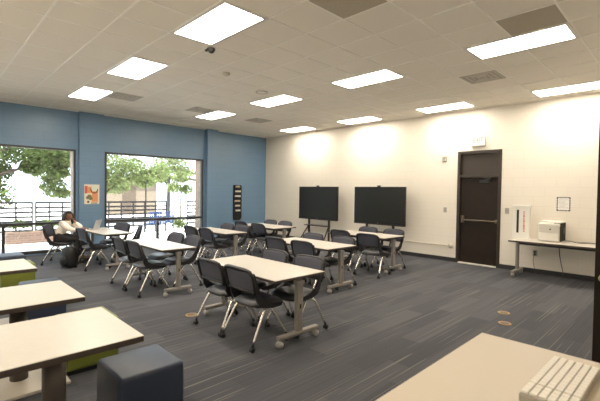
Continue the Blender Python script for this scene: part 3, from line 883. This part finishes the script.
# ------------------------------------------------------------------ person at the laptop (faces +Y)
def skin_obj(name, pts, edges, radii, material, parent, sub=2, root=0):
    me = bpy.data.meshes.new(name); me.from_pydata([Vector(p) for p in pts], edges, []); me.update()
    o = bpy.data.objects.new(name, me); C.objects.link(o)
    md = o.modifiers.new('s', 'SKIN'); md.use_smooth_shade = True
    sv = me.skin_vertices[0].data if me.skin_vertices else None
    if sv is None:
        bm_ = bmesh.new(); bm_.from_mesh(me); bm_.verts.layers.skin.verify(); bm_.to_mesh(me); bm_.free(); sv = me.skin_vertices[0].data
    for i, r_ in enumerate(radii):
        sv[i].radius = r_ if isinstance(r_, tuple) else (r_, r_); sv[i].use_root = (i == root)
    o.modifiers.new('u', 'SUBSURF').levels = sub
    bpy.context.view_layer.update()
    m2 = bpy.data.meshes.new_from_object(o.evaluated_get(bpy.context.evaluated_depsgraph_get()))
    bpy.data.objects.remove(o); m2.name = name
    for p in m2.polygons: p.use_smooth = True
    m2.materials.clear(); m2.materials.append(material)
    o = bpy.data.objects.new(name, m2); C.objects.link(o); o.parent = parent
    return o

person = thing('person', 'person in a cream sweater, head on hand, sitting at a laptop by the window', 'person', (1.52, -7.06, 0), R(-28))
HC = Vector((0, .135, 1.035)); HR = Matrix.Rotation(R(-42), 3, 'Z')
shR, shL = (.165, .08, .845), (-.165, .10, .845)
elR, haR = (.225, .27, .735), (.14, .43, .770)
elL, haL = (-.05, .385, .785), (-.078, .205, .935)
pts = [(0, -.05, .575), (0, -.01, .70), (0, .045, .82), (0, .085, .885), (0, .10, .935), HC + HR @ Vector((0, -.012, -.05)), HC + HR @ Vector((0, .0, .015)), HC + HR @ Vector((0, -.005, .06)),
       shR, elR, haR, shL, elL, haL,
       (.09, .0, .55), (.11, .36, .535), (.11, .32, .12), (.11, .43, .055),
       (-.09, .0, .55), (-.11, .36, .535), (-.11, .38, .12), (-.11, .49, .055)]
edges = [(0, 1), (1, 2), (2, 3), (3, 4), (4, 5), (5, 6), (6, 7), (3, 8), (8, 9), (9, 10), (3, 11), (11, 12), (12, 13), (0, 14), (14, 15), (15, 16), (16, 17), (0, 18), (18, 19), (19, 20), (20, 21)]
rad = [(.125, .10), (.115, .095), (.125, .10), (.085, .07), .045, (.060, .066), (.075, .083), (.055, .065),
       .052, .038, .025, .052, .038, .025, .078, .055, .037, .03, .078, .055, .037, .03]
body = skin_obj('body', pts, edges, rad, M['skin'], person)
# facial features and fingers joined into the body mesh
b = MB(); b.bm.from_mesh(body.data); b.sm = True
def fb(u, v, w): return HC + HR @ Vector((u, v, w))
b.mi = 0
b.ball(fb(0, .088, -.018), .013, (.8, 1, 1.5), 10)
for s in (-1, 1): b.ball(fb(s * .078, 0, -.012), .018, (.45, .8, 1.3), 10)
b.mi = 1
for s in (-1, 1): b.ball(fb(s * .03, .072, .006), .011, (1.3, .6, .8), 10)
b.mi = 2
b.ball(fb(0, .076, -.048), .016, (1.5, .5, .5), 10)
b.mi = 0
for hnd, dr, sx in ((Vector(haL), Vector((.10, -.12, .98)), 1), (Vector(haR), Vector((-.15, .95, -.05)), -1)):
    dr.normalize(); sd = dr.cross(Vector((0, 1, 0)) if sx > 0 else Vector((0, 0, 1))).normalized()
    nrm = sd.cross(dr)
    b.tube([hnd - dr * .01, hnd + dr * .04, hnd + dr * .075], [.022, .03, .026], 10, 3)
    for q, ln in enumerate((.062, .074, .068, .052)):
        p0 = hnd + dr * .07 + sd * (-.027 + .018 * q)
        b.tube([p0, p0 + dr * ln * .5 + nrm * .004, p0 + dr * ln - nrm * .014], [.009, .0085, .007], 8, 2)
    p0 = hnd + dr * .02 + sd * -.03
    b.tube([p0, p0 + dr * .03 - sd * .02, p0 + dr * .06 - sd * .022], [.011, .010, .008], 8, 2)
bmesh.ops.recalc_face_normals(b.bm, faces=b.bm.faces)
b.bm.to_mesh(body.data); b.bm.free()
body.data.materials.append(M['eye']); body.data.materials.append(M['lips'])
# sweater
skin_obj('sweater', [(0, -.05, .60), (0, -.01, .70), (0, .045, .82), (0, .08, .89), (0, .095, .92), shR, elR, (.15, .40, .765), shL, elL, (-.072, .25, .885)],
         [(0, 1), (1, 2), (2, 3), (3, 4), (3, 5), (5, 6), (6, 7), (3, 8), (8, 9), (9, 10)],
         [(.15, .125), (.14, .12), (.15, .125), (.105, .09), .06, .072, .056, .046, .072, .056, .046], M['sweater'], person)
# trousers
skin_obj('trousers', [(0, -.05, .575), (.095, .0, .555), (.11, .36, .54), (.11, .325, .14), (-.095, .0, .555), (-.11, .36, .54), (-.11, .375, .14)],
         [(0, 1), (1, 2), (2, 3), (0, 4), (4, 5), (5, 6)], [(.142, .105), .098, .074, .058, .098, .074, .058], M['dark_cloth'], person)
for s, y in ((1, .39), (-1, .445)):
    b = MB(); b.sm = True; b.ball((s * .11, y, .045), .05, (.85, 2.5, .8), 16); b.bb(s * .11 - .042, s * .11 + .042, y - .12, y + .12, 0.002, .02, .006); b.build('shoe', M['shoe'], person)
# long hair: cap over the skull with locks falling to the shoulders
b = MB(); b.sm = True
t = bmesh.new(); bmesh.ops.create_uvsphere(t, u_segments=20, v_segments=14, radius=1)
for v in t.verts:
    v.co = Vector((v.co.x * .098, v.co.y * .108, v.co.z * .105))
dele = [v for v in t.verts if v.co.y > .055 and v.co.z < .055]
bmesh.ops.delete(t, geom=dele, context='VERTS')
b.merge(t, Matrix.Translation(HC + HR @ Vector((0, -.015, .022))) @ HR.to_4x4())
for q in range(13):
    a = PI * (-.08 + 1.16 * q / 12)
    x = .09 * math.cos(a); y = -.02 - .085 * math.sin(a)
    tip = Vector((x * 1.15, y - .03, -.20))
    b.tube([HC + HR @ Vector((x * .8, y + .01, .06)), HC + HR @ Vector((x * 1.05, y, -.02)), HC + HR @ Vector((x * 1.18, y - .015, -.11)), HC + HR @ tip], [.026, .030, .028, .012], 8, 3)
b.build('hair', M['hair'], person)

lp = thing('laptop', 'open silver laptop on the table in front of the person', 'laptop', (1.84, -6.56, TH), R(-40))
b = MB(); b.bb(-.16, .16, -.11, .11, 0, .014, .004); b.build('base', M['silver'], lp)
b = MB(); b.bb(-.145, .145, -.02, .085, .0135, .0155); b.build('keys', M['grey'], lp)
rt = Matrix.Rotation(R(-18), 4, 'X')
b = MB(); b.box((0, .145, .118), (.32, .007, .215), .002, rt); sc_ = b.build('lid', M['silver'], lp)
b = MB(); b.box((0, .1405, .117), (.30, .002, .19), 0, rt); b.build('screen', M['lap_screen'], sc_)

bp_ = thing('backpack', 'black backpack slumped on the carpet beside the seated person', 'backpack', (2.2, -7.07, 0), R(10))
b = MB(); b.sm = True
t = bmesh.new(); bmesh.ops.create_uvsphere(t, u_segments=24, v_segments=16, radius=1)
for v in t.verts:
    x, y, z = v.co
    f = lambda q, e: math.copysign(abs(q) ** e, q)
    v.co = Vector((f(x, .6) * .185 * (1 - .12 * max(0, z)), f(y, .7) * .13, .22 + f(z, .62) * .22))
b.merge(t); b.build('main_bag', M['pack'], bp_)
b = MB(); b.sm = True; b.ball((0, -.12, .15), .1, (1.3, .6, 1.2), 16); b.build('front_pocket', M['pack'], bp_)
b = MB(); b.sm = True; b.tube([(-.05, .02, .43), (-.03, .02, .475), (.03, .02, .475), (.05, .02, .43)], .010, 8, 4); b.build('handle', M['pack'], bp_)
for s in (-1, 1):
    b = MB(); b.sm = True; b.tube([(s * .08, .10, .40), (s * .10, .17, .34), (s * .11, .17, .20), (s * .12, .11, .06)], .016, 8, 4); b.build('strap', M['pack'], bp_)

# ------------------------------------------------------------------ outside
g = struct(MB().bb(-40, -.5, -35, 30, -.25, -.06).build('ground', M['concrete']))
tag(MB().bb(-2.6, 0, -2.2, 0, 0, .05, .01).build('planting_bed', M['mulch'], None, (-.9, .6, -.07)), 'low brown mulch bed outside the right window', 'planting bed')

def railing(y0, y1, label):
    t = thing('railing', label, 'railing', (-4.0, (y0 + y1) / 2, -.06), 0, 'patio railings outside')
    hw = (y1 - y0) / 2
    n = max(1, round(2 * hw / .42))
    for q in range(n + 1):
        y = -hw + 2 * hw * q / n
        MB().bb(-.018, .018, y - .024, y + .024, 0, 1.24).build('post', M['rail'], t)
    for q in range(7):
        z = .30 + q * .15 if q < 6 else 1.22
        MB().bb(-.02, .02, -hw, hw, z - .032, z + .032).build('rail', M['rail'], t)
railing(-10.6, -6.64, 'grey horizontal-bar railing outside the left window, left of the gap')
railing(-6.54, -5.0, 'grey horizontal-bar railing outside the left window, right of the gap')
railing(-4.7, -2.0, 'grey horizontal-bar railing outside the right window, behind the blue chairs')
railing(-1.05, 1.2, 'grey horizontal-bar railing outside, beside the brick edge of the right window')

pl = thing('brick_planter', 'low red brick planter on the patio outside the left window', 'planter', (-3.2, -6.75, -.06))
MB().bb(-.28, .28, -.72, .72, 0, .34, .01).build('walls', M['brick_y'], pl)
MB().bb(-.22, .22, -.66, .66, .33, .35).build('soil', M['mulch'], pl)

def leaves(clusters, n, size, name, material, parent, seed):
    rnd = random.Random(seed); vs, fs = [], []
    tot = sum(c[3] for c in clusters)
    for (cx, cy, cz, r_, *sq) in clusters:
        ry = sq[0] if sq else 1; rzz = sq[1] if len(sq) > 1 else .75
        for _ in range(int(n * r_ / tot)):
            d_ = Vector((rnd.gauss(0, 1), rnd.gauss(0, 1), rnd.gauss(0, 1))).normalized() * (rnd.random() ** .45) * r_
            p = Vector((cx + d_.x, cy + d_.y * ry, cz + d_.z * rzz))
            ax = Vector((rnd.gauss(0, 1), rnd.gauss(0, 1), rnd.gauss(0, 1) - .4)).normalized()
            bx_ = ax.orthogonal().normalized(); bx_ = Matrix.Rotation(rnd.random() * 6.28, 3, ax) @ bx_
            s_ = size * rnd.uniform(.6, 1.3); wv = ax.cross(bx_) * s_ * .5; lv = bx_ * s_
            i = len(vs)
            vs += [p - lv, p + wv + ax * s_ * .1, p + lv, p - wv + ax * s_ * .1]; fs.append((i, i + 1, i + 2, i + 3))
    me = bpy.data.meshes.new(name); me.from_pydata(vs, [], fs); me.materials.append(material)
    o = bpy.data.objects.new(name, me); C.objects.link(o); o.parent = parent
    return o
def tree(loc, label, trunk, branches, clusters, n, size, lm, seed):
    t = thing('tree', label, 'tree', loc, 0, 'trees outside the windows')
    b = MB(); b.sm = True; b.tube([p[:3] for p in trunk], [p[3] for p in trunk], 10, 4)
    tr = b.build('trunk', M['bark'], t)
    for br in branches:
        b = MB(); b.sm = True; b.tube([p[:3] for p in br], [p[3] for p in br], 8, 4); b.build('branch', M['bark'], t)
    leaves(clusters, n, size, 'crown', lm, t, seed)
    return t
# big tree whose branches cross the left window
tree((-6.0, -9.0, -.06), 'leafy tree with a dark slanting branch across the left window',
     [(0, 0, 0, .20), (.05, .15, 1.0, .17), (.1, .5, 1.9, .14), (.1, .9, 3.0, .10), (0, 1.2, 4.2, .05)],
     [[(.08, .4, 1.5, .11), (0.3, 1.4, 2.05, .085), (.5, 2.3, 2.4, .05), (.6, 3.4, 2.9, .025)], [(.1, .6, 2.2, .09), (.5, 1.8, 3.0, .06), (.6, 2.8, 3.4, .03)]],
     [(0.2, 1.6, 1.45, .62, 1.0, .9), (.2, 1.4, 2.85, .8, 1.2, .6), (.4, 2.6, 2.85, .75, 1.3, .55), (.5, 3.8, 2.95, .75, 1.2, .6), (.4, 3.2, 2.95, .6, 1.2, .5), (.3, 2.6, 3.9, 1.5), (.5, 3.5, 2.35, .35), (0.1, 1.7, 2.25, .45), (.5, 2.6, 2.45, .4)], 9000, .07, M['leaf'], 1)
tree((-7.0, -4.5, -.06), 'tree hidden by the brick edge, its pale leaves at the right of the left window',
     [(0, 0, 0, .09), (.02, .0, 1.2, .075), (0, .0, 2.4, .05), (0, .0, 3.4, .02)],
     [[(0, .0, 1.4, .035), (.1, -.6, 2.0, .02), (.1, -1.2, 2.3, .012)], [(0, .0, 1.9, .03), (-.1, -.7, 2.8, .012)]],
     [(0, -.9, 1.75, .5, 1, .9), (0, -1.0, 2.35, .65), (0, -1.5, 2.6, .5), (0, -.5, 3.0, .7), (0, -.55, 1.5, .3)], 4200, .07, M['leaf2'], 2)
tree((-7.5, -3.4, -.06), 'dense green tree filling the left half of the right window',
     [(0, 0, 0, .12), (.03, .05, 1.0, .10), (0, .1, 2.2, .07), (0, .1, 3.6, .03)],
     [[(0, .05, 1.4, .05), (.2, .8, 2.2, .02)], [(0, .08, 1.3, .05), (-.1, -.7, 2.0, .02)]],
     [(0, -.2, 2.1, .8), (0, .6, 2.0, .75), (0, .1, 2.9, 1.0), (.1, -.7, 1.65, .5), (0, 1.3, 2.7, .8), (.2, 1.9, 2.2, .55), (.2, 2.6, 2.6, .6)], 9500, .07, M['leaf2'], 3)
tree((-10.5, 1.2, -.06), 'pale sunlit tree behind the right half of the right window',
     [(0, 0, 0, .10), (.03, .0, 1.4, .085), (0, .1, 2.6, .06), (0, .1, 3.8, .03)],
     [[(0, .0, 1.8, .05), (.2, .9, 2.9, .02)], [(0, .05, 1.9, .05), (-.1, -.9, 2.9, .02)]],
     [(0, -.6, 2.5, .8, 1.2, .6), (0, .9, 2.7, .8, 1.2, .6), (0, .2, 3.5, 1.1), (.4, -1.6, 2.3, .7)], 6500, .075, M['leaf2'], 4)
tree((-5.6, -.55, -.06), 'slender young tree behind the blue patio chairs outside the right window',
     [(0, 0, 0, .04), (.01, .02, 1.2, .032), (0, .02, 2.2, .02), (0, 0, 2.7, .01)],
     [[(0, .02, 1.5, .016), (.1, .3, 1.95, .008)], [(0, .02, 1.6, .016), (0, -.3, 2.1, .008)]],
     [(0, -.3, 1.8, .35), (0, .3, 1.75, .33), (0, 0, 2.3, .45)], 1100, .07, M['leaf2'], 5)

bd = thing('building', 'tan single-storey building beyond the patio, seen through the right window', 'building', (-16, 1.0, -.06))
MB().bb(-3, 0, -2.2, 2.0, 0, 2.35).build('wall', M['tan_wall'], bd)
MB().bb(-3.3, .35, -2.5, 2.3, 2.35, 2.55, .02).build('roof', M['roof'], bd)
MB().bb(-.02, .03, -.4, .5, 0, 2.0).build('door', M['roof'], bd)
cp = thing('patio_canopy', 'brown canopy beam on slim posts outside the right window', 'canopy', (-8.0, .9, -.06))
for y in (-.85, 1.1):
    MB().bb(-.06, .06, y - .05, y + .05, 0, 2.25).build('post', M['rail'], cp)
b = MB(); b.tube([(0, -1.1, 2.42), (0, 2.4, 2.12)], .07, 8); b.build('beam', M['roof'], cp)
b = MB(); b.box((-.8, .65, 2.40), (1.8, 3.4, .06), 0, Matrix.Rotation(R(-5), 4, 'X')); b.build('roof', M['concrete'], cp)
lpole = thing('post', 'tall thin dark post on the patio in the middle of the right window', 'post', (-5.2, -2.35, -.06))
MB().cyl((0, 0, 1.0), .03, 2.0, 'Z', 12).build('pole', M['rail'], lpole)
b = MB(); b.sm = True; b.cyl((0, 0, .01), .08, .02, 'Z', 16); b.ball((0, 0, 2.0), .04); b.build('fitting', M['rail'], lpole)

def patio_chair(x, y, rz, lab):
    t = thing('patio_chair', lab, 'chair', (x, y, -.06), rz, 'blue patio chairs')
    b = MB()
    for q in range(6): b.bb(-.21 + q * .072, -.16 + q * .072, -.2, .2, .43, .45)
    b.bb(-.22, .22, -.22, -.19, .425, .452); b.bb(-.22, .22, .19, .22, .425, .452); b.build('seat', M['blue_metal'], t)
    b = MB()
    for q in range(6): b.box((-.19 + q * .076, -.25, .66), (.05, .015, .42), .002, Matrix.Rotation(R(8), 4, 'X'))
    b.box((0, -.28, .87), (.46, .02, .04), .004); b.build('backrest', M['blue_metal'], t)
    for sx in (-1, 1):
        for sy in (-1, 1):
            b = MB(); b.tube([(sx * .2, sy * .2, .43), (sx * .23, sy * .24, 0)], .014, 6); b.build('leg', M['blue_metal'], t)
patio_chair(-2.9, -3.02, R(80), 'blue slatted patio chair outside the right window, nearer the mid post')
patio_chair(-3.2, -2.42, R(110), 'blue slatted patio chair outside the right window, nearer the brick edge')

def shrub(x, y, z, label, seed, n=260, r_=.28):
    t = thing('shrub', label, 'shrub', (x, y, z), 0, 'small shrubs outside')
    b = MB(); b.tube([(0, 0, 0), (0, 0, .25)], .012, 6); b.build('stem', M['bark'], t)
    leaves([(0, 0, .26, r_), (.05, .15, .2, r_ * .8), (0, -.15, .2, r_ * .8)], n, .06, 'foliage', M['leaf'], t, seed)
shrub(-3.2, -7.1, .29, 'small green shrub growing in the brick planter, left one', 21, 200, .16)
shrub(-3.2, -6.4, .29, 'small green shrub growing in the brick planter, right one', 22, 200, .16)
shrub(-5.0, -.95, -.06, 'green shrub by the railing near the brick edge of the right window', 23, 420, .36)

# ------------------------------------------------------------------ light, sky, camera
w = bpy.data.worlds.new('World'); scn.world = w; w.use_nodes = True
nt = w.node_tree; nt.nodes.clear()
out = nt.nodes.new('ShaderNodeOutputWorld'); bg = nt.nodes.new('ShaderNodeBackground')
bg.inputs[0].default_value = (0.80, 0.90, 1.0, 1); bg.inputs[1].default_value = 5.0
nt.links.new(bg.outputs[0], out.inputs[0])
sl = bpy.data.lights.new('sun', 'SUN'); sl.energy = 20.0; sl.angle = R(1.0); sl.color = (1, .95, .86)
so = bpy.data.objects.new('sun', sl); C.objects.link(so)
so.rotation_euler = Vector((-.45, .35, -1)).to_track_quat('-Z', 'Y').to_euler()

f_px, yaw, pitch, roll = 387.9329, 0.793, -0.0228, 0.015
cy_, sy_ = math.cos(yaw), math.sin(yaw)
fwd = Vector((-sy_ * math.cos(pitch), cy_ * math.cos(pitch), math.sin(pitch)))
rgt = fwd.cross(Vector((0, 0, 1))).normalized(); up = rgt.cross(fwd)
c_, s_ = math.cos(roll), math.sin(roll)
r2 = rgt * c_ + up * s_; u2 = up * c_ - rgt * s_
cam = bpy.data.cameras.new('camera'); co = bpy.data.objects.new('camera', cam); C.objects.link(co)
cam.sensor_width = 36; cam.sensor_fit = 'HORIZONTAL'; cam.lens = f_px * 36 / 600
cam.clip_start = 0.05; cam.clip_end = 200
mw = Matrix((r2, u2, -fwd)).transposed().to_4x4(); mw.translation = (11.3272, -9.3243, 1.6572)
co.matrix_world = mw
cam.dof.use_dof = True; cam.dof.focus_distance = 5.0; cam.dof.aperture_fstop = 2.8
scn.camera = co
vs_ = scn.view_settings
vs_.view_transform = 'Standard'; vs_.look = 'None'; vs_.gamma = 1; vs_.use_curve_mapping = False
vs_.exposure = 0.12
scn.cycles.use_denoising = True
scn.cycles.max_bounces = 10; scn.cycles.diffuse_bounces = 6; scn.cycles.transparent_max_bounces = 12
scn.cycles.sample_clamp_indirect = 8
